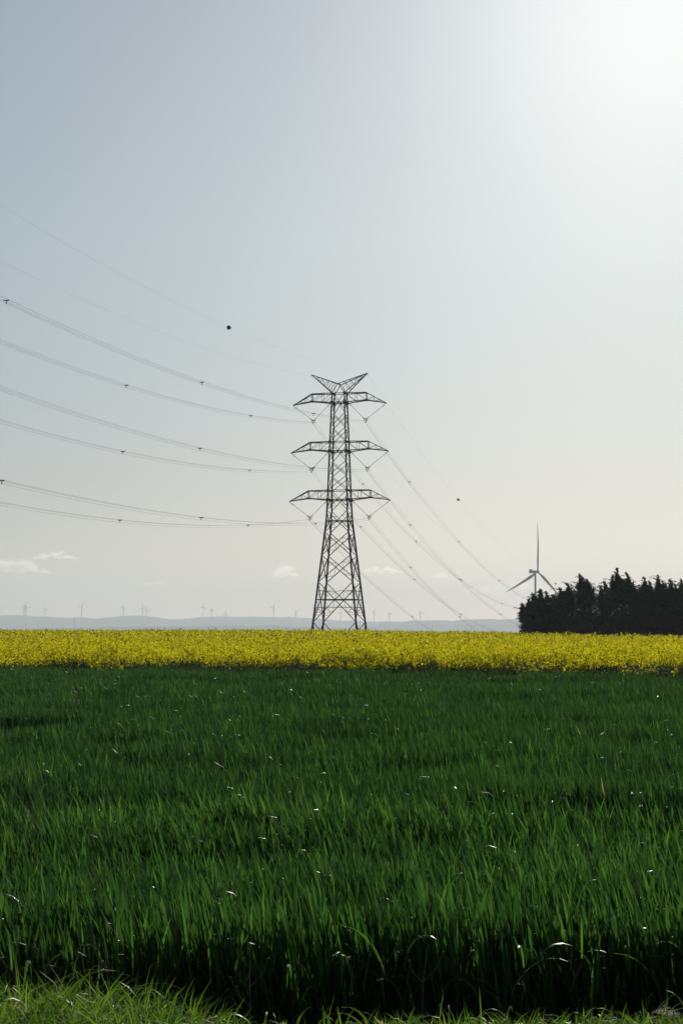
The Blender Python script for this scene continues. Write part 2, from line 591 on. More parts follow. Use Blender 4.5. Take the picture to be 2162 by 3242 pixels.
def add_rape(y0, y1, dens, racemes, petals, psize, green, margin=4):
    x, y = scatter(y0, y1, dens, margin=margin)
    k = (y > boundary(x) - np.abs(rng.normal(0, .9, len(x))) * (rng.uniform(0, 1, len(x)) < .35)) & (rng.uniform(0, 1, len(x)) < .12 + 1.25 * noise2(x, y * .6, 43, 3.0) * (.5 + noise2(x, y, 44, .8)))
    x, y = x[k], y[k]
    n = len(x)
    near = (1 - sstep(y - boundary(x), 1.5, 6)) * np.clip(.15 + .85 * sstep(x, -7, 3) + .9 * (noise2(x, y, 46, 2.2) - .5), 0, 1)
    short = 1 - .45 * np.clip(noise2(x, x * 0, 47, 1.1) * 1.8 - .7, 0, 1) * (1 - sstep(y - boundary(x), .8, 2.5))
    h = rape_height(x, y) * (rng.uniform(.68, 1.08, n) * (1 - near) + rng.uniform(.80, 1.12, n) * near) * short
    tall = rng.uniform(0, 1, n) < .012
    h = np.where(tall, h * 1.17, h)
    g = ground_z(x, y)
    # stems
    for j in range(green):
        V, Q, idx = leaves(np.stack([x, y, g], 1), h * rng.uniform(.7, 1.0, n), np.full(n, .012 + .006 * psize / .05) * (1 + .8 * near),
                           rng.uniform(-3.1, 3.1, n), R(84) + rng.normal(0, .06, n), rng.uniform(0, .25, n), 1, 2, rng.normal(0, 1, n), 'stem')
        rape.add(V, Q, rng.uniform(0, 1, n)[idx], 1)
        V, Q, idx = leaves(np.stack([x, y, g + h * rng.uniform(.05, .7, n)], 1), rng.uniform(.16, .34, n), rng.uniform(.04, .09, n),
                           rng.uniform(-3.1, 3.1, n), R(40) + rng.normal(0, .3, n), rng.uniform(.2, 1.4, n), 1, 2, rng.normal(0, .5, n))
        rape.add(V, Q, rng.uniform(0, 1, n)[idx], 1)
    # flower heads
    for j in range(racemes):
        a = rng.uniform(-3.1, 3.1, n); rr = np.abs(rng.normal(0, .13, n))
        cx, cy = x + np.cos(a) * rr, y + np.sin(a) * rr
        cz = g + h * (1 - np.abs(rng.normal(0, 1, n)) * (.095 - .035 * near))
        nn = n * petals
        c = np.stack([np.repeat(cx, petals), np.repeat(cy, petals), np.repeat(cz, petals)], 1)
        c = c + rng.normal(0, 1, (nn, 3)) * np.array([.030, .030, .075])
        V, Q = quads_at(c, psize * rng.uniform(.6, 1.3, nn), nn)
        rape.add(V, Q, np.clip(np.repeat(rng.normal(.5, .27, n), petals) + rng.normal(0, .12, nn), 0, 1), 0)
        kk = rng.uniform(0, 1, n) < .5   # green buds and pods between the flowers
        nb = int(kk.sum())
        cb = np.stack([cx, cy, cz + rng.uniform(-.12, .12, n)], 1)[kk]
        V, Q = quads_at(cb, psize * rng.uniform(.6, 1.5, nb), nb)
        rape.add(V, Q, rng.uniform(.3, 1, nb), 1)


add_rape(68, 104, 17, 4, 6, .052, 2)
add_rape(104, 165, 9, 4, 4, .072, 1)
add_rape(165, 345, 3.4, 4, 3, .105, 1)
rape_o = rape.link('rapeseed_crop', [M['rape_petal'], M['rape_leaf']], smooth=False)
tag(rape_o, 'bright yellow flowering oilseed rape across the rise', 'rapeseed', kind='stuff')

# low weeds along the edge of the rape
weeds = Bag()
n = 5200
x = rng.uniform(-19, 17, n)
y = boundary(x) - rng.uniform(-.3, 1.6, n) ** 1
k = rng.uniform(0, 1, n) < np.clip(noise2(x, y, 51, 1.6) * 1.6 - .55 + .35 * sstep(x, 0, 6), 0, 1)
x, y = x[k], y[k]
n = len(x)
V, Q, idx = leaves(np.stack([x, y, ground_z(x, y) + rng.uniform(.5, .92, n)], 1), rng.uniform(.10, .22, n), rng.uniform(.05, .1, n),
                   rng.uniform(-3.1, 3.1, n), R(35) + rng.normal(0, .4, n), rng.uniform(.2, 1.5, n), 1, 2, rng.normal(0, .5, n))
weeds.add(V, Q, rng.uniform(0, 1, n)[idx])
V, Q, idx = leaves(np.stack([x, y, ground_z(x, y)], 1), rng.uniform(.5, .8, n), np.full(n, .012),
                   rng.uniform(-3.1, 3.1, n), R(84) + rng.normal(0, .06, n), rng.uniform(0, .25, n), 1, 2, rng.normal(0, 1, n), 'stem')
weeds.add(V, Q, rng.uniform(0, 1, n)[idx])
weeds_o = weeds.link('field_weeds', [M['weed']])
tag(weeds_o, 'pale leafy weeds along the seam of the two crops', 'weeds', kind='stuff')

# ------------------------------------------------------------------ pylon
TH = R(13)
U3 = Vector((math.cos(TH), -math.sin(TH), 0))
V3 = Vector((math.sin(TH), math.cos(TH), 0))
P0 = Vector((-0.46, 438.0, 0.0))
PX = 438.0 / F
BASE = float(ground_z(P0.x, P0.y))


def yz(py):
    """photo row at the pylon's distance -> height above the pylon's base"""
    return EYE + (HOR - py) * PX - BASE


SIDES = [(yz(1213), 2.75), (yz(1243), 2.85), (yz(1273), 3.0), (yz(1428), 3.77), (yz(1583), 4.45), (yz(1650), 4.9),
         (yz(1969), 9.7), (0.0, 9.7 + (1969 - (HOR + (EYE - BASE) / PX)) * -.01505)]
SIDES.sort()


def half(z):
    return float(np.interp(z, [s[0] for s in SIDES], [s[1] for s in SIDES])) / 2


def corner(i, z):
    h = half(z)
    su, sv = [(-1, -1), (1, -1), (1, 1), (-1, 1)][i]
    return Vector((su * h, sv * h, z))


def lerp(a, b, t):
    return a + (b - a) * t


def make_pylon():
    root = empty('pylon', (P0.x, P0.y, BASE), -TH)
    st = M['steel']
    ztop = yz(1243)
    zw = yz(1650)
    # legs, each with its footing
    for i in range(4):
        b = MB()
        lv = [0.0, yz(1969), zw, yz(1583), yz(1428), yz(1273), ztop]
        wd = [.30, .29, .24, .22, .20, .17, .15]
        for k in range(len(lv) - 1):
            b.bar(corner(i, lv[k]), corner(i, lv[k + 1]), (wd[k] + wd[k + 1]) / 2)
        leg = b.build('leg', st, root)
        f = MB()
        f.tube([corner(i, -.4), corner(i, .35)], [.55, .42], 10)
        f.build('footing', M['stone'], leg)
    # lattice of each of the four faces
    nodes = {}
    zz3 = lambda y: yz(1640 + y * .2551)
    zz1 = lambda y: yz(1150 + y * .2551)
    zz2 = lambda y: yz(1380 + y * .2551)
    xpan = [(zz1(612), zz1(795)), (zz1(795), zz1(975)), (zz2(312), zz2(497)), (zz2(497), zz2(678)),
            (zz3(180), zz3(468)), (zz3(468), zz3(798)), (zz3(798), zz3(1292))]
    for fce in range(4):
        i, j = fce, (fce + 1) % 4
        A = lambda z: corner(i, z)
        B = lambda z: corner(j, z)
        mid = lambda z: (corner(i, z) + corner(j, z)) / 2
        b = MB()
        s = MB()
        for k, (zt, zb) in enumerate(xpan):
            w = .095 if k < 4 else .13
            b.bar(A(zt), B(zb), w)
            b.bar(B(zt), A(zb), w)
            if k >= 4:   # light secondary members steadying the long diagonals
                for P, Q in ((A, B), (B, A)):
                    for t0, t1 in ((.22, .25), (.78, .75)):
                        leg = lerp(P(zt), P(zb), .5 + (t0 - .5) * .55)
                        d1 = lerp(P(zt), Q(zb), t1) if t0 < .5 else lerp(P(zb), Q(zt), 1 - t1)
                        s.bar(leg, d1, .05)
                        s.bar(P(lerp(zt, zb, .02 if t0 < .5 else .98)) if 0 else lerp(P(zt), P(zb), t0), d1, .05)
                    s.bar(lerp(P(zt), Q(zb), .25), lerp(P(zb), Q(zt), .25), .045)
        # half panels beneath each arm, V up to the arm's middle
        for zt, zb in ((yz(1273), zz1(612)), (yz(1428), zz2(312))):
            b.bar(mid(zt), A(zb), .095); b.bar(mid(zt), B(zb), .095)
        zt, zm = yz(1583), zz2(925)
        b.bar(mid(zt), A(zm), .10); b.bar(mid(zt), B(zm), .10)
        b.bar(A(zm), mid(zw), .10); b.bar(B(zm), mid(zw), .10)
        z5_ = zz3(180)
        b.bar(mid(zw), A(z5_), .12); b.bar(mid(zw), B(z5_), .12)
        for P in (A, B):
            for za, zb in ((zt, zm), (zm, zw), (zw, z5_)):
                top_in = za in (zt, zw)
                dmid = lerp(mid(za), P(zb), .5) if top_in else lerp(P(za), mid(zb), .5)
                s.bar(lerp(P(za), P(zb), .5), dmid, .05)
                s.bar(P(za) if top_in else P(zb), dmid, .05)
        # V inside each arm's depth
        for za, zb in ((yz(1243), yz(1273)), (yz(1398), yz(1428)), (yz(1553), yz(1583))):
            b.bar(A(za), mid(zb), .09); b.bar(B(za), mid(zb), .09)
            b.bar(A(za), B(za), .11); b.bar(A(zb), B(zb), .15)
        b.bar(A(zw), B(zw), .15)
        zc = zz3(1016)
        b.bar(A(zc), B(zc), .15)
        for yy in (905, 1110):
            zz = zz3(yy)
            t = .40 if yy == 905 else .5
            s.bar(A(zz), lerp(A(zz), B(zz), t), .06); s.bar(B(zz), lerp(B(zz), A(zz), t), .06)
        # foot panel
        zf = zz3(1292)
        ztoe = max(0.6, zf - (zf) * .92)
        for P, Q in ((A, B), (B, A)):
            b.bar(P(zf), lerp(P(ztoe), Q(ztoe), .46), .13)
            zh = lerp(zf, ztoe, .38)
            s.bar(P(zh), lerp(P(zh), Q(zh), .19), .06)
            zs = zz3(1205)
            s.bar(P(zs), lerp(P(zs), Q(zs), .17), .05)
            s.bar(lerp(P(zs), Q(zs), .17), P(zc), .05)
        b.v, b.f = b.v, b.f
        n = len(b.v)
        b.v += s.v
        b.f += [tuple(k + n for k in f) for f in s.f]
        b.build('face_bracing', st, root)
    # gusset plates at the joints
    def gusset(c, size):
        g = MB()
        g.box(c, size)
        g.build('gusset_plate', st, root)

    for yy, sz in ((1243, .50), (1273, .62), (1398, .5), (1428, .66), (1553, .5), (1583, .68), (1650, .42)):
        for i in range(4):
            gusset(corner(i, yz(yy)), (sz * .8, sz * .8, sz))
        if yy in (1273, 1428, 1583, 1650):
            for sv in (-1, 1):
                gusset((0, sv * half(yz(yy)), yz(yy)), (.42, .2, .42))
    for zt, zb in xpan:
        for i in range(4):
            gusset(corner(i, zb), (.30, .30, .34))

    # cross arms
    arms = [(1243, 1273, 6.3, 10.6, 1276.5, 6.03, 1331), (1398, 1428, 6.7, 11.1, 1429.5, 6.42, 1486), (1553, 1583, 7.1, 11.46, 1584.5, 6.8, 1640)]
    yokes = []
    for yt, yb, uk, ut, ytip, uy, yy in arms:
        for sgn in (-1, 1):
            b = MB()
            ht, hb = half(yz(yt)), half(yz(yb))
            zt, zb = yz(yt), yz(yb)
            zkt, zkb = zt + .02, zb + .48
            kw = .62
            tip = Vector((sgn * ut, 0, yz(ytip)))
            for sv in (-1, 1):
                T0 = Vector((sgn * ht, sv * ht, zt)); B0 = Vector((sgn * hb, sv * hb, zb))
                KT = Vector((sgn * uk, sv * kw, zkt)); KB = Vector((sgn * (uk - .05), sv * kw, zkb))
                b.bar(T0, KT, .15); b.bar(B0, KB, .16); b.bar(KT, tip, .13); b.bar(KB, tip, .16); b.bar(KT, KB, .11)
                for t0, t1 in ((0, .5), (.5, 1)):
                    b.bar(lerp(B0, KB, t1), lerp(T0, KT, t0), .06)
                b.bar(lerp(T0, KT, .5), lerp(B0, KB, .5), .06)
                for k, t in enumerate((.38, .7)):
                    b.bar(lerp(KT, tip, t), lerp(KB, tip, t), .045)
                    b.bar(lerp(KT, tip, t), lerp(KB, tip, (0, .38)[k]), .045)
            for t in (.5, 1.0):   # ties between the two sides
                for X0, X1 in (('T', 'T'), ('B', 'B')):
                    p = lambda sv, X: lerp(Vector((sgn * (ht if X == 'T' else hb), sv * (ht if X == 'T' else hb), zt if X == 'T' else zb)),
                                           Vector((sgn * (uk if X == 'T' else uk - .05), sv * kw, zkt if X == 'T' else zkb)), t)
                    b.bar(p(-1, X0), p(1, X1), .05)
            for sv in (-1, 1):
                b.box((sgn * (uk - .05), sv * kw, zkb), (.42, .12, .36))
            b.box(tip + Vector((0, 0, -.08)), (.30, .22, .26))
            b.build('cross_arm', st, root)
            # V of insulator strings, meeting at a yoke
            yk = Vector((sgn * uy, 0, yz(yy)))
            for src, tw in ((tip + Vector((0, 0, -.2)), -1), (Vector((sgn * (hb + .5), 0, zb + .05)), 1)):
                s = MB()
                end = yk + Vector((sgn * .35 * (-tw), 0, .45))
                d = (end - src)
                Ld = d.length
                npts = 96
                pts, rad = [], []
                for k in range(npts + 1):
                    t = k / npts
                    pts.append(src + d * t)
                    shed = .07 if (k % 3) == 1 else .03
                    if t < .14: shed = .022 if t < .05 or t > .085 else .07
                    if t > .965: shed = .025
                    rad.append(shed)
                s.tube(pts, rad, 6)
                # arcing horns at both ends
                ax = d.normalized()
                pr = ax.cross(Vector((0, 1, 0))).normalized()
                for t in (.10, .16, .955):
                    c = src + d * t
                    s.bar(c - pr * .26, c + pr * .26 + ax * .1, .05)
                s.build('insulator_string', M['insulator'], root)
            y_ = MB()
            y_.bar(yk + Vector((-.42, 0, .42)), yk + Vector((-.28, 0, .02)), .09)
            y_.bar(yk + Vector((.42, 0, .42)), yk + Vector((.28, 0, .02)), .09)
            y_.bar(yk + Vector((-.36, 0, .36)), yk + Vector((.36, 0, .36)), .13)
            y_.bar(yk + Vector((-.34, 0, .0)), yk + Vector((-.34, 0, -.18)), .08)
            y_.bar(yk + Vector((.34, 0, .0)), yk + Vector((.34, 0, -.18)), .08)
            y_.bar(yk + Vector((0, 0, .36)), yk + Vector((0, 0, -.50)), .12)
            for q in ((-.34, -.15), (.34, -.15), (0, -.55)):
                y_.box(yk + Vector((q[0], 0, q[1])), (.10, .5, .09))
            y_.build('yoke_plate', st, root)
    # the two earth wire horns
    for sgn in (-1, 1):
        b = MB()
        hz = yz(1213)
        zt = yz(1243)
        ht = half(zt)
        tip = Vector((sgn * 6.47, 0, yz(1180)))
        for sv in (-1, 1):
            rp = Vector((sgn * .05, sv * 1.42, hz))
            c = Vector((sgn * ht, sv * ht, zt))
            b.bar(rp, tip, .12); b.bar(c, tip, .13); b.bar(rp, c, .11)
            for k, t in enumerate((.2, .4, .6, .78)):
                b.bar(lerp(rp, tip, t), lerp(c, tip, t), .05)
                b.bar(lerp(rp, tip, t), lerp(c, tip, t - .2), .05)
        for t in (.2, .4, .6, .8):
            b.bar(lerp(Vector((0, -1.42, hz)), tip, t), lerp(Vector((0, 1.42, hz)), tip, t), .05)
            b.bar(lerp(Vector((sgn * ht, -ht, zt)), tip, t), lerp(Vector((sgn * ht, ht, zt)), tip, t), .05)
        b.bar((sgn * .07, -1.42, hz), (sgn * .07, 1.42, hz), .13)
        b.bar(tip, tip + Vector((sgn * .06, 0, -.5)), .05)
        b.build('earth_wire_horn', st, root)
    return root


pylon = make_pylon()
tag(pylon, 'tall steel lattice pylon with three cross arms in the yellow field', 'pylon', 'pylons of the power line')
pylon_far = copy_tree(pylon, None, ('gusset_plate',))
far_loc = Vector((P0.x, P0.y, BASE - 33.4)) + V3 * 488
pylon_far.location = far_loc
tag(pylon_far, 'far pylon whose horn tip just shows above the dark cypresses', 'pylon', 'pylons of the power line')


# ------------------------------------------------------------------ wires
def s_of(U, px):
    k = (px - CX) / F
    b = P0 + U3 * U
    return (k * b.y - b.x) / (V3.x - k * V3.y)


def wire_pt(U, z0, s, ia, ib, oa, ob):
    z = z0 + (ia * s + ib * s * s if s < 0 else oa * s + ob * s * s)
    q = P0 + U3 * U + V3 * s
    return Vector((q.x, q.y, z))


bundles = [
    ('R', 6.03, 1331, .0888, .000260, [12, 637, 992], [1296, 1452, 1580], 'triple conductor bundle under the right end of the top cross arm'),
    ('L', -6.03, 1331, .0955, .000289, [396, 793], [1149, 1317, 1460, 1588], 'triple conductor bundle under the left end of the top cross arm'),
    ('R', 6.42, 1486, .0875, .000252, [632, 992], [1298.5, 1454, 1583], 'triple conductor bundle under the right end of the middle cross arm'),
    ('L', -6.42, 1486, .0939, .000285, [387, 789], [1142, 1312, 1458], 'triple conductor bundle under the left end of the middle cross arm'),
    ('R', 6.80, 1640, .0906, .000258, [1, 637, 999], [1299, 1454.5], 'triple conductor bundle under the right end of the lowest cross arm'),
    ('L', -6.80, 1640, .0962, .000288, [379, 785], [1130, 1304], 'triple conductor bundle under the left end of the lowest cross arm'),
]
WOB = .000280
WOA = (-33.4 - WOB * 488 ** 2) / 488
svals = np.concatenate([np.linspace(-385, 0, 46), np.linspace(12.5, 488, 50)])
OFFS = ((-.34, -.15), (.34, -.15), (0, -.55))
for side, U, py, ia, ib, sin, sout, lab in bundles:
    z0 = yz(py) + BASE
    root = empty('conductor_bundle', wire_pt(U, z0, 0, ia, ib, WOA, WOB))
    org = root.location.copy()
    for du, dz in OFFS:
        b = MB()
        pts = [wire_pt(U + du, z0 + dz, float(s), ia, ib, WOA, WOB) - org for s in svals]
        b.tube(pts, .0145, 4)
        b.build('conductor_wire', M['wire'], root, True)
    for px in sin + sout:
        s = s_of(U, px)
        if px < 5: s = -208
        c = wire_pt(U, z0, s, ia, ib, WOA, WOB) - org
        sp = MB()
        P = [c + U3 * du + Vector((0, 0, dz)) for du, dz in OFFS]
        mid = c + Vector((0, 0, -.28))
        for q in P:
            sp.bar(mid, q, .06)
            sp.box(q, (.11, .18, .10))
        sp.bar(P[0], P[1], .06)
        sp.build('spacer', M['steel'], root)
    tag(root, lab, 'power line', 'conductor bundles of the power line')

EOB = .000262
EOA = (-33.4 - EOB * 488 ** 2) / 488
for U, lab in ((6.47, 'thin earth wire from the right horn of the pylon'), (-6.47, 'thin earth wire from the left horn of the pylon')):
    z0 = yz(1180) + BASE - .3
    org = wire_pt(U, z0, 0, .0884, .000267, EOA, EOB)
    b = MB()
    b.tube([wire_pt(U, z0, float(s), .0884, .000267, EOA, EOB) - org for s in svals], .0065, 4)
    o = b.build('earth_wire', M['wire'], None, True)
    o.location = org
    tag(o, lab, 'wire', 'earth wires of the power line')
for U, px, r, lab in ((6.47, 722, .37, 'dark marker ball on the earth wire left of the pylon, largest of three'),
                      (6.47, 1451, .37, 'small dark marker ball in the open sky right of the pylon'),
                      (-6.47, 1758, .38, 'tiny dark marker ball beside the big wind turbine blade')):
    s = s_of(U, px)
    c = wire_pt(U, yz(1180) + BASE - .3, s, .0884, .000267, EOA, EOB)
    root = empty('marker_ball', c)
    b = MB(); b.ball((0, 0, 0), r, 24, 14)
    b.build('shell', M['ball'], root, True)
    k = MB(); k.tube([(-.001, 0, -r * .06), (.001, 0, r * .06)], r * 1.03, 24)
    k.build('seam_flange', M['steel'], root)
    for sg in (-1, 1):
        k = MB()
        k.tube([V3 * sg * r * .9, V3 * sg * r * 1.28], [.06, .035], 8)
        k.build('wire_clamp', M['steel'], root)
    tag(root, lab, 'marker ball', 'aircraft warning balls on the wires')


# ------------------------------------------------------------------ wind turbines
def blade_mesh(name, L, chord, bend, mat):
    """blade along +Z, rotor axis along +X (upwind); bends downwind towards the tip"""
    n, m = 26, 10
    vs, fs = [], []
    for i in range(n + 1):
        t = i / n
        z = .015 * L + t * L * .985
        if t < .06: c, th = chord * .52, chord * .50
        elif t < .22:
            q = (t - .06) / .16; q = q * q * (3 - 2 * q)
            c, th = chord * (.52 + .48 * q), chord * (.50 - .24 * q)
        else:
            q = (t - .22) / .78
            c = chord * ((1 - q) ** .85 * .88 + .12 * (1 - q ** 6)); th = c * .22
        c = max(c, chord * .03); th = max(th, chord * .012)
        tw = R(14) * (1 - t) ** 2
        for k in range(m):
            w = 2 * math.pi * k / m
            yy = math.cos(w) * c / 2 - (c - chord * .52) * .22
            xx = math.sin(w) * th / 2
            x2, y2 = xx * math.cos(tw) - yy * math.sin(tw), xx * math.sin(tw) + yy * math.cos(tw)
            vs.append((x2 - bend * t ** 2.2, y2, z))
    for i in range(n):
        for k in range(m):
            k2 = (k + 1) % m
            fs.append((i * m + k, i * m + k2, (i + 1) * m + k2, (i + 1) * m + k))
    fs.append(tuple(range(m - 1, -1, -1)))
    fs.append(tuple(n * m + k for k in range(m)))
    me = bpy.data.meshes.new(name)
    me.from_pydata(vs, [], fs)
    me.materials.append(mat)
    me.polygons.foreach_set('use_smooth', [True] * len(me.polygons))
    me.update()
    return me


def make_turbine(loc, tower_h, L, chord, bend, r0, r1, nac, over, mat, yaw, phase, detail=True):
    """loc: foot of the tower; the rotor axis points along local +X"""
    root = empty('wind_turbine', loc, yaw)
    b = MB(); b.tube([(0, 0, 0), (0, 0, tower_h * .5), (0, 0, tower_h - nac * .3)], [r0, (r0 + r1) / 2, r1], 24)
    b.build('tower', mat, root, True)
    hub = Vector((over, 0, tower_h))
    b = MB()
    ln = nac * 3.6
    rows = [(-ln * .72, .80, .86), (-ln * .70, .92, .95), (0, 1, 1), (over * .62, .86, .9), (over * .7, .7, .75)]
    vs, fs = [], []
    for xx, wy, wz in rows:
        for cy, cz in ((-.5, -.35), (-.35, -.5), (.35, -.5), (.5, -.35), (.5, .35), (.35, .5), (-.35, .5), (-.5, .35)):
            vs.append((xx, cy * nac * wy, tower_h + cz * nac * wz))
    for i in range(len(rows) - 1):
        for k in range(8):
            k2 = (k + 1) % 8
            fs.append((i * 8 + k, i * 8 + k2, (i + 1) * 8 + k2, (i + 1) * 8 + k))
    fs.append(tuple(range(7, -1, -1))); fs.append(tuple(len(vs) - 8 + k for k in range(8)))
    b.raw(vs, fs)
    nc = b.build('nacelle', mat, root)
    if detail:
        b = MB(); b.box((-ln * .60, 0, tower_h + nac * .72), (nac * .62, nac * .8, nac * .44))
        b.build('cooler', mat, nc)
    b = MB(); b.ball(hub, nac * .50, 16, 10, (1.1, 1, 1))
    hb = b.build('hub', mat, root, True)
    bm = blade_mesh('blade', L, chord, bend, mat)
    for k in range(3):
        bl = link('blade', bm, root)
        bl.location = hub
        # angle measured from +Z about the rotor axis; seen from the front
        bl.rotation_euler = (phase + k * 2 * math.pi / 3, 0, 0)
    return root


hub_w = at(1701, 1810, 2325)
foot_z = float(ground_z(hub_w.x, 2325))
yaw = R(-47)            # rotor axis turned right and a little towards the camera
axis = Vector((math.cos(yaw), math.sin(yaw), 0))
over = 3.7
big = make_turbine((hub_w.x - axis.x * over, hub_w.y - axis.y * over, foot_z), hub_w.z - foot_z, 60.5, 3.6, 4.0,
                   1.75, 1.05, 3.4, over, M['turbine'], yaw, R(-4))
tag(big, 'large grey wind turbine rising behind the dark cypress row', 'wind turbine', 'wind turbines')

far_specs = [  # hub px, hub py, base py, blade px, angle of one blade (deg, counter clockwise from right), label
    (-3, 1925, 1951, 15, 0, 'far turbine cut off by the left edge of the view'),
    (77.1, 1924.9, 1951, 16, 60, 'leftmost turbine of the overlapping trio on the far left ridge'),
    (81.8, 1919, 1951, 15, 60, 'middle turbine of the overlapping trio on the far left ridge'),
    (85.9, 1922.8, 1951, 15, 0, 'rightmost turbine of the overlapping trio on the far left ridge'),
    (145.1, 1930.6, 1952, 14, 0, 'small far turbine just right of the overlapping trio'),
    (259.4, 1919.4, 1955, 16, 60, 'tall far turbine standing alone left of the ridge saddle'),
    (390.3, 1923.5, 1950, 15, 60, 'far turbine on the hump left of the thin ridge mast'),
    (452.3, 1922.5, 1952, 16, 95, 'left turbine of the close pair on the hump of the ridge'),
    (465.2, 1930.4, 1955, 15, 90, 'right and lower turbine of the close pair on the hump'),
    (643.8, 1921.2, 1955, 16, 78, 'tallest turbine of the three between ridge dip and pylon'),
    (669.7, 1930.8, 1954, 14, 358, 'middle turbine of the three between ridge dip and pylon'),
    (714.4, 1943.2, 1953, 16, 90, 'low turbine half sunk behind the ridge crest'),
    (864.9, 1922.6, 1955, 16, 60, 'tall far turbine standing alone left of the pylon'),
    (937.4, 1935.4, 1955, 14, 10, 'small far turbine closest to the left leg of the pylon'),
    (996, 1930, 1957, 15, 130, 'far turbine showing beside the left leg through the pylon'),
    (1077.3, 1938.2, 1962, 15, 80, 'far turbine framed between the pylon legs'),
    (1184.3, 1936.5, 1968, 15, 62, 'first far turbine right of the pylon'),
    (1233.4, 1943.2, 1968, 14, 105, 'second far turbine right of the pylon'),
    (1330.9, 1939.5, 1965, 14, 105, 'far turbine beyond the falling wires, rightmost on the ridge'),
]
proto = None
for hx, hy, by, bpx, ang, lab in far_specs:
    d = D_BACK + 60
    h = at(hx, hy, d)
    base = EYE + (HOR - by - 5) / F * d
    yw = R(-90 + random.uniform(-38, 38))
    if proto is None:
        proto = make_turbine((h.x, h.y, 0), 100, 1.0, .16, .03, 3.2, 2.0, 5.0, 3.4, M['turbine_far'], 0, 0, False)
        o = proto
    else:
        o = copy_tree(proto)
    o.rotation_euler = (0, 0, yw)
    th = h.z - base
    o.location = (h.x - math.cos(yw) * 3.4, h.y - math.sin(yw) * 3.4, base)
    L = bpx * d / F / 1.0
    kb = 0
    for ch in o.children:
        nm = ch.name.split('.')[0]
        if nm == 'tower':
            ch.scale = (1, 1, th / 100)
        elif nm in ('nacelle', 'hub'):
            ch.location = (0, 0, th - 100)
        elif nm == 'blade':
            ch.location = (3.4, 0, th)
            ch.scale = (L, L, L)
            ch.rotation_euler = (R(90 - ang) * -1 + kb * 2 * math.pi / 3, 0, 0)
            kb += 1
    tag(o, lab, 'wind turbine', 'wind turbines')


# ------------------------------------------------------------------ thin masts and a church spire far off
def mast(px, ytop, ybase, d, lab, w=.9):
    foot = at(px, ybase + 3, d)
    top = at(px, ytop, d)
    H_ = top.z - foot.z
    root = empty('lattice_mast', foot)
    b = MB()
    q = [Vector((w * math.cos(a), w * math.sin(a), 0)) for a in (0.3, 2.4, 4.5)]
    for c in q:
        b.bar(c, c * .5 + Vector((0, 0, H_)), .35)
    nn = 14
    for k in range(nn):
        t0, t1 = k / nn, (k + 1) / nn
        for i in range(3):
            p0 = q[i] * (1 - .5 * t0) + Vector((0, 0, H_ * t0)); p1 = q[(i + 1) % 3] * (1 - .5 * t1) + Vector((0, 0, H_ * t1))
            b.bar(p0, p1, .18)
    b.build('lattice', M['steel'], root)
    b = MB(); b.tube([(0, 0, H_), (0, 0, H_ * 1.06)], .25, 6)
    b.build('aerial', M['steel'], root)
    tag(root, lab, 'mast', 'thin masts far off')


mast(4, 1934, 1950, D_BACK + 40, 'short thin mast at the far left end of the ridge')
mast(429.4, 1929, 1950, D_BACK + 40, 'thin mast on the ridge hump left of the close turbine pair')
mast(791, 1946, 1953, D_BACK + 40, 'stub of a mast on the ridge left of the lone turbine', 1.2)
mast(909, 1947, 1954, D_BACK + 40, 'stub of a mast on the ridge left of the pylon', 1.2)
mast(1206, 1953, 1968, D_BACK + 40, 'thin mast between the two turbines right of the pylon')
mast(121.7, 1966, 1996, 7000, 'faint short mast in front of the left hillside', .7)
mast(237, 1959, 1999, 7000, 'faint tall mast in front of the left hillside', .8)

foot = at(502, 2006, 3000)
tip = at(502, 1986.5, 3000)
hh = tip.z - foot.z
root = empty('church_spire', foot)
b = MB(); b.box((0, 0, hh * .22), (1.7, 1.7, hh * .44)); b.build('tower', M['stone'], root)
b = MB(); b.tube([(0, 0, hh * .44), (0, 0, hh * .97)], [.95, .04], 8); b.build('spire', M['stone'], root)
b = MB(); b.bar((0, 0, hh * .96), (0, 0, hh * 1.02), .1); b.bar((-.25, 0, hh), (.25, 0, hh), .09); b.build('cross', M['steel'], root)
tag(root, 'small dark pointed spire behind the yellow field, left of the pylon', 'church spire')


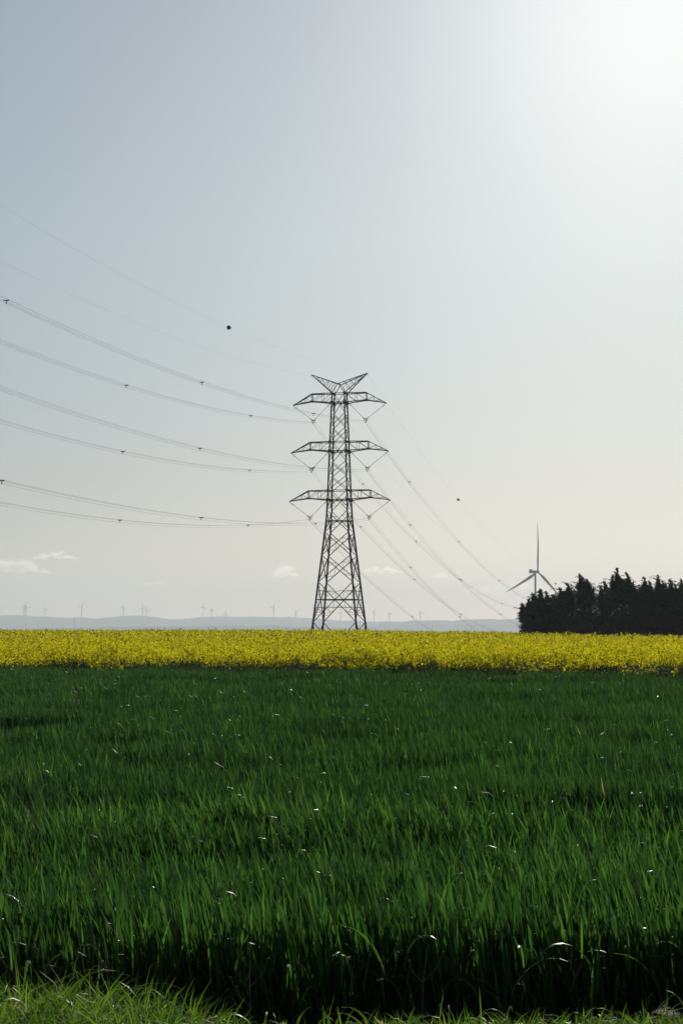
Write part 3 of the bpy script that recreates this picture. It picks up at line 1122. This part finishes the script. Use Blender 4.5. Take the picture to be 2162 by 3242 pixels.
# ------------------------------------------------------------------ cypress row
def cypress(px, ytop, width_px, leaders, d, lab, seed):
    r = np.random.default_rng(seed)
    top = at(px, ytop, d)
    gz_ = float(ground_z(top.x, d))
    Ht = top.z - gz_
    root = empty('cypress_tree', (top.x, d, gz_))
    sc = d / F
    rad = width_px * sc / 2
    # trunk with a few limbs
    b = MB()
    b.tube([(0, 0, -.2), (.05, 0, Ht * .3), (-.05, .04, Ht * .62), (-.1, 0, Ht * .9)], [.26, .2, .12, .03], 8)
    for k in range(14):
        a = r.uniform(0, 6.28); z = Ht * r.uniform(.08, .7); l = rad * r.uniform(.5, .8) * (1 - z / Ht * .6)
        b.tube([(0, 0, z), (math.cos(a) * l * .6, math.sin(a) * l * .6, z + l * .35), (math.cos(a) * l, math.sin(a) * l, z + l * .8)], [.07, .04, .015], 5)
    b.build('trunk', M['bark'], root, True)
    C, D_, S, TN = [], [], [], []

    def boughs(ax, ay, z0, z1, rb, n, lean, up0, tipcut=.75):
        """n boughs round an axis from z0 to z1, radius rb at the bottom to a point at the top; each carries sprays"""
        t = r.uniform(0, 1, n) ** .85
        z = z0 + (z1 - z0) * t
        prof = (1 - t) ** tipcut * (.80 + .20 * np.clip(t / .18, 0, 1))
        lump = .72 + .5 * r.uniform(0, 1, n) ** 1.6
        a = r.uniform(0, 2 * np.pi, n)
        lump = lump * (1 + .22 * np.sin(a * 3 + z * 1.7 + seed) + .16 * np.sin(z * 3.1 + a))
        L = rb * prof * lump + .05
        nsp = 9
        btone = r.normal(.42, .26, n)
        for k in range(nsp):
            q = (k + r.uniform(0, 1, n)) / nsp
            up = up0 + .9 * q - .55 * q * q
            cx = ax + lean * t ** 2.5 + np.cos(a) * L * q
            cy = ay + np.sin(a) * L * q
            cz = z + L * up * q
            C.append(np.stack([cx, cy, cz], 1) + r.normal(0, .05, (n, 3)))
            dv = np.stack([np.cos(a) * .8 + r.normal(0, .35, n) - .12, np.sin(a) * .8 + r.normal(0, .35, n),
                           .55 + r.normal(0, .35, n) - .5 * (q > .85)], 1)
            D_.append(dv / np.linalg.norm(dv, axis=1)[:, None])
            S.append(r.uniform(.16, .40, n) * (1.1 - .35 * q))
            TN.append(np.clip(btone + r.normal(0, .08, n), 0, 1))

    boughs(0, 0, .0, Ht * .86, rad * 1.75, 1150, -.1, .15, .58)
    boughs(0, 0, -.05, Ht * .45, rad * 1.6, 620, 0, .05, .35)
    for lx, ly, rr in leaders:
        tz = at(lx, ly, d)
        dx = tz.x - top.x
        dy = r.uniform(-.4, .4)
        lh = tz.z - gz_
        boughs(dx, dy, lh * .50, lh * .90, rad * rr * 2.1, 330, -.15, .35, 1.15)
        # thin nodding leader shoot
        n = 60
        t = np.linspace(0, 1, n)
        hook = r.uniform(-.55, -.15)
        sx = dx + hook * t ** 2.2 * .8
        szz = lh * .76 + (lh * .24 + .32) * (t - .12 * t ** 4)
        for side in range(3):
            C.append(np.stack([sx, np.full(n, dy), szz], 1) + r.normal(0, .035, (n, 3)))
            dv = np.stack([r.normal(-.35, .6, n), r.normal(0, .6, n), .6 + r.normal(0, .4, n) - 1.0 * (t > .85)], 1)
            D_.append(dv / np.linalg.norm(dv, axis=1)[:, None])
            S.append((.62 - .32 * t) * r.uniform(.5, 1.2, n))
            TN.append(np.clip(r.normal(.5, .2, n), 0, 1))
        # loose side wisps round the tip
        for k in range(20):
            a = r.uniform(0, 6.28); l = r.uniform(.45, 1.35); z = lh * r.uniform(.55, .93)
            m_ = 12
            q = np.linspace(0, 1, m_)
            C.append(np.stack([dx + math.cos(a) * l * q - .18 * q ** 2, dy + math.sin(a) * l * q, z + l * (.9 * q - .55 * q ** 3)], 1) + r.normal(0, .02, (m_, 3)))
            dv = np.stack([math.cos(a) + r.normal(0, .4, m_) - .2, math.sin(a) + r.normal(0, .4, m_), .5 - .9 * q + r.normal(0, .3, m_)], 1)
            D_.append(dv / np.linalg.norm(dv, axis=1)[:, None])
            S.append((.46 - .2 * q) * r.uniform(.7, 1.2, m_))
            TN.append(np.clip(r.normal(.5, .2, m_), 0, 1))
    C = np.concatenate(C); D2 = np.concatenate(D_); S = np.concatenate(S); TN = np.concatenate(TN)
    n = len(C)
    sd = np.cross(D2, r.normal(0, 1, (n, 3)))
    sd /= np.linalg.norm(sd, axis=1)[:, None]
    w = S * r.uniform(.22, .42, n)
    V = np.stack([C - sd * w[:, None] * .35, C + sd * w[:, None] * .35,
                  C + D2 * (S * .6)[:, None] + sd * w[:, None] * .5, C + D2 * S[:, None] - sd * w[:, None] * .15], 1).reshape(-1, 3)
    Q = np.arange(n * 4).reshape(-1, 4)
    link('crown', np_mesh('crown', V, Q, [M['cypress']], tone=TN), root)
    tag(root, lab, 'tree', 'dark cypress windbreak')


cy = [
    (1676, 1902, 44, [(1656, 1914, .42), (1677, 1898, .45)], 252, 'small leftmost cypress with a sloping outline at the row end'),
    (1710, 1876, 72, [(1693, 1880, .5), (1713, 1866, .4)], 255, 'cypress standing in front of the big turbine tower'),
    (1744, 1872, 88, [(1734, 1876, .42), (1757, 1884, .45)], 258, 'cypress with a lone thin tip just right of the turbine tower'),
    (1790, 1850, 98, [(1779, 1862, .5), (1802, 1846, .45)], 254, 'broad cypress where the right turbine blade ends'),
    (1848, 1822, 112, [(1839, 1817, .42), (1852, 1826, .36), (1866, 1834, .36)], 256, 'tall triple tipped cypress left of the notch in the row'),
    (1914, 1846, 96, [(1906, 1856, .5), (1921, 1840, .45)], 260, 'cypress with a nodding tip just right of the notch'),
    (1968, 1806, 112, [(1957, 1797, .42), (1990, 1812, .42), (1943, 1822, .36)], 256, 'tallest cypress of the row with shaggy twin tips'),
    (2018, 1850, 86, [(2010, 1846, .5), (2030, 1856, .5)], 259, 'rounded low cypress just right of the tallest one'),
    (2048, 1830, 92, [(2043, 1826, .46), (2062, 1842, .42)], 255, 'cypress with a blunt ragged tip, third right of the tallest'),
    (2092, 1826, 92, [(2086, 1820, .44), (2104, 1838, .44)], 257, 'cypress with a thin curled tip in the right part of the row'),
    (2132, 1838, 90, [(2126, 1834, .46), (2143, 1850, .46)], 254, 'slim pointed cypress second from the right edge of view'),
    (2168, 1836, 92, [(2160, 1834, .46), (2178, 1840, .46)], 258, 'cypress cut off by the right edge of the view'),
]
for k, (px, yt, w, ld, d, lab) in enumerate(cy):
    cypress(px, yt, w, ld, d, lab, 100 + k)


# ------------------------------------------------------------------ dry stalks at the field edge
def stalk(px, ybase, ytop, d, lean, seed, lab):
    r = random.Random(seed)
    foot = at(px, ybase, d)
    gz_ = float(ground_z(foot.x, d))
    top = at(px + lean, ytop, d)
    root = empty('dry_weed_stalk', (foot.x, d, gz_ - .02))
    H_ = top.z - gz_
    lx = top.x - foot.x
    pts = [Vector((lx * t ** 1.4 + .006 * math.sin(t * 7 + seed), .01 * math.sin(t * 5), H_ * t)) for t in np.linspace(0, 1, 9)]
    b = MB(); b.tube(pts, [.0042 - .0028 * k / 8 for k in range(9)], 6)
    st = b.build('stem', M['dry_stalk'], root, True)
    for k in range(5):
        t = r.uniform(.4, .92)
        p = pts[int(t * 8)]
        sg = r.choice((-1, 1))
        l = r.uniform(.06, .16)
        q = p + Vector((sg * l * .6, r.uniform(-.03, .03), l * .9))
        m_ = (p + q) / 2 + Vector((sg * .012, 0, -.01))
        b = MB(); b.tube([p, m_, q], [.0022, .0016, .0008], 5)
        b.ball(q, .006, 8, 6)
        b.build('twig', M['dry_stalk'], st, True)
    tag(root, lab, 'dry weed', 'dry weed stalks at the field edge')


stalk(58, 3190, 2885, 8.95, -6, 1, 'thick pale dry stalk at the far left of the field edge')
stalk(172, 3180, 2960, 9.05, -45, 2, 'dry stalk leaning left above the bright verge grass')
stalk(292, 3200, 2950, 9.0, -40, 3, 'forked dry stalk right of the bright left verge clump')
stalk(345, 3200, 2920, 9.1, -12, 4, 'upright thin dry stalk where the bright verge clump ends')
stalk(782, 3190, 2930, 9.1, 18, 5, 'lone dry stalk in the dark gap near the middle')
stalk(1330, 3180, 2990, 9.1, 20, 6, 'short dry stalk in the dark front of the wheat, right of centre')

# pale seed head in the right corner
foot = at(2070, 3260, 8.6)
root = empty('seed_head_grass', (foot.x, 8.6, float(ground_z(foot.x, 8.6))))
tip = at(2062, 3206, 8.6) - root.location
b = MB(); b.tube([(0, 0, 0), (.0, .0, tip.z * .7), (tip.x, 0, tip.z)], [.002, .0017, .0014], 5)
st = b.build('stem', M['awn'], root, True)
b = MB()
for k in range(34):
    t = k / 33
    p = Vector(tip) + Vector((.055 * t, 0, -.018 * t * t))
    a = random.uniform(-.5, .75)
    l = random.uniform(.05, .10)
    q = p + Vector((l * math.cos(a), random.uniform(-.02, .02), l * math.sin(a)))
    b.tube([p, (p + q) / 2 + Vector((0, 0, .006)), q], [.0016, .001, .0004], 4)
b.build('awns', M['awn'], root)
tag(root, 'wispy pale grass seed head in the bottom right corner', 'seed head')


# ------------------------------------------------------------------ clouds
def cloud_mat(name, dens, g_=.62):
    m, nt, out = new_mat(name)
    v = nt.nodes.new('ShaderNodeVolumePrincipled')
    v.inputs['Color'].default_value = (1, .97, .93, 1)
    v.inputs['Density'].default_value = dens
    v.inputs['Anisotropy'].default_value = g_
    nt.links.new(v.outputs['Volume'], out.inputs['Volume'])
    return m


D_CLOUD = 26000.0


def cloud(x0, x1, ytop, ybot, lab, dens, seed, lumps=34):
    """flat-based heap of puffs joined into one closed skin"""
    r = random.Random(seed)
    c = at((x0 + x1) / 2, ybot, D_CLOUD)
    sc = D_CLOUD / F
    W = (x1 - x0) * sc / 2
    Hh = (ybot - ytop) * sc
    b = MB()
    for k in range(lumps):
        u = r.uniform(-1, 1)
        env = (1 - abs(u) ** 2.2)
        rr = Hh * r.uniform(.16, .34) * (.45 + .55 * env)
        z = r.uniform(.12, max(.14, env * .80)) * Hh
        b.ball((u * (W - rr), r.uniform(-.7, .7) * Hh, z), rr, 14, 9, (r.uniform(1.2, 1.9), 1.3, .8))
    me = b.mesh('cloud', cloud_mat('cloud_vapour', dens))
    o = link('cloud', me)
    o.location = c
    rm = o.modifiers.new('join', 'REMESH')
    rm.mode = 'VOXEL'
    rm.voxel_size = Hh / 26
    tx = bpy.data.textures.new('puff', 'CLOUDS')
    tx.noise_scale = Hh * .22
    tx.noise_depth = 3
    dm = o.modifiers.new('puff', 'DISPLACE')
    dm.texture = tx
    dm.texture_coords = 'GLOBAL'
    dm.strength = Hh * .22
    dm.mid_level = .55
    tag(o, lab, 'cloud', 'small low clouds near the horizon')


cloud(-70, 168, 1766, 1818, 'wide faint cloud at the left edge below the brighter puff', 0.0026, 1, 46)
cloud(104, 248, 1741, 1772, 'bright small cumulus puff at the upper left above the ridge', 0.0051, 2, 40)
cloud(216, 262, 1773, 1787, 'tiny wisp of cloud at the right foot of the bright left puff', 0.0020, 7, 16)
cloud(448, 540, 1834, 1860, 'small faint cloud alone above the close turbine pair', 0.0020, 3, 28)
cloud(858, 948, 1784, 1830, 'pale ragged cloud just left of the pylon', 0.0022, 4, 34)
cloud(1140, 1276, 1791, 1816, 'long flat cloud just right of the pylon', 0.0050, 5, 40)
cloud(1366, 1424, 1807, 1832, 'small pale cloud behind the falling wires', 0.0028, 6, 24)
cloud(1462, 1780, 1836, 1880, 'broad faint cloud bank behind the big turbine', 0.0020, 8, 56)

# ------------------------------------------------------------------ haze
HAZE = 9.5e-5
hz = MB()
hx0, hx1, hy0, hy1, hz0, hz1 = -7000, 7500, -120, 17600, -52, 420
hz.box(((hx0 + hx1) / 2, (hy0 + hy1) / 2, (hz0 + hz1) / 2), (hx1 - hx0, hy1 - hy0, hz1 - hz0))
m, nt, out = new_mat('haze_air')
v = nt.nodes.new('ShaderNodeVolumePrincipled')
v.inputs['Color'].default_value = (.81, .92, 1.0, 1)
v.inputs['Density'].default_value = HAZE
v.inputs['Anisotropy'].default_value = .25
nt.links.new(v.outputs['Volume'], out.inputs['Volume'])
haze = hz.build('haze', m)
tag(haze, 'thin pale haze over the fields and far hills', 'haze', kind='stuff')

# ------------------------------------------------------------------ light
SUN_EL, SUN_AZ = R(18.8), R(9.3)
S = Vector((math.sin(SUN_AZ) * math.cos(SUN_EL), math.cos(SUN_AZ) * math.cos(SUN_EL), math.sin(SUN_EL)))
sl = bpy.data.lights.new('sun', 'SUN')
sl.energy = 4.0
sl.angle = R(.55)
sl.color = (1.0, .93, .82)
so = bpy.data.objects.new('sun', sl)
COL.objects.link(so)
so.location = (20, 20, 60)
so.rotation_euler = (-S).to_track_quat('-Z', 'Y').to_euler()

w = bpy.data.worlds.new('World')
scene.world = w
w.use_nodes = True
nt = w.node_tree
nt.nodes.clear()
out = nt.nodes.new('ShaderNodeOutputWorld')
bg = nt.nodes.new('ShaderNodeBackground')
sky = nt.nodes.new('ShaderNodeTexSky')
sky.sky_type = 'NISHITA'
sky.sun_disc = False
sky.sun_elevation = SUN_EL
sky.sun_rotation = SUN_AZ
sky.air_density = 1.0
sky.dust_density = 0.43
sky.ozone_density = 2.5
hs = nt.nodes.new('ShaderNodeHueSaturation')
hs.inputs['Saturation'].default_value = .62
nt.links.new(sky.outputs['Color'], hs.inputs['Color'])
# the air thickens towards the horizon and takes some light out of the low sky
tcw = nt.nodes.new('ShaderNodeTexCoord')
sep = nt.nodes.new('ShaderNodeSeparateXYZ')
rp = nt.nodes.new('ShaderNodeValToRGB')
stops = [(0.0, (.735, .70, .685)), (.03, (.725, .70, .695)), (.075, (.72, .715, .735)), (.125, (.77, .80, .82)), (.20, (.85, .90, .905)), (.33, (.88, .935, .95))]
while len(rp.color_ramp.elements) < len(stops):
    rp.color_ramp.elements.new(.5)
for e, (q, c) in zip(rp.color_ramp.elements, stops):
    e.position = q
    e.color = (*c, 1)
mul = nt.nodes.new('ShaderNodeMix')
mul.data_type = 'RGBA'
mul.blend_type = 'MULTIPLY'
mul.inputs['Factor'].default_value = 1
nt.links.new(tcw.outputs['Generated'], sep.inputs['Vector'])
nt.links.new(sep.outputs['Z'], rp.inputs['Fac'])
nt.links.new(hs.outputs['Color'], mul.inputs['A'])
nt.links.new(rp.outputs['Color'], mul.inputs['B'])
# bright aureole of forward scattered light round the sun, just outside the top right corner
dot = nt.nodes.new('ShaderNodeVectorMath')
dot.operation = 'DOT_PRODUCT'
dot.inputs[1].default_value = S
nt.links.new(tcw.outputs['Generated'], dot.inputs[0])
mx0 = nt.nodes.new('ShaderNodeMath'); mx0.operation = 'MAXIMUM'; mx0.inputs[1].default_value = 0
pw = nt.nodes.new('ShaderNodeMath'); pw.operation = 'POWER'; pw.inputs[1].default_value = 190
ml = nt.nodes.new('ShaderNodeMath'); ml.operation = 'MULTIPLY'; ml.inputs[1].default_value = 4.6
nt.links.new(dot.outputs['Value'], mx0.inputs[0])
nt.links.new(mx0.outputs[0], pw.inputs[0])
nt.links.new(pw.outputs[0], ml.inputs[0])
tint = nt.nodes.new('ShaderNodeMix')
tint.data_type = 'RGBA'
tint.blend_type = 'MULTIPLY'
tint.inputs['Factor'].default_value = 1
tint.inputs['B'].default_value = (1.05, .98, .86, 1)
nt.links.new(ml.outputs[0], tint.inputs['A'])
add = nt.nodes.new('ShaderNodeMix')
add.data_type = 'RGBA'
add.blend_type = 'ADD'
add.inputs['Factor'].default_value = 1
nt.links.new(mul.outputs['Result'], add.inputs['A'])
nt.links.new(tint.outputs['Result'], add.inputs['B'])
nt.links.new(add.outputs['Result'], bg.inputs['Color'])
bg.inputs['Strength'].default_value = .062
nt.links.new(bg.outputs['Background'], out.inputs['Surface'])

# ------------------------------------------------------------------ render settings
scene.view_settings.view_transform = 'Standard'
scene.view_settings.look = 'None'
scene.view_settings.exposure = 0.0
scene.view_settings.gamma = 1.0
scene.view_settings.use_curve_mapping = False
scene.render.engine = 'CYCLES'
scene.cycles.use_denoising = True
scene.cycles.denoiser = 'OPENIMAGEDENOISE'
scene.cycles.denoising_input_passes = 'RGB_ALBEDO_NORMAL'
scene.cycles.denoising_prefilter = 'ACCURATE'
scene.cycles.max_bounces = 8
scene.cycles.transmission_bounces = 4
scene.cycles.volume_bounces = 0
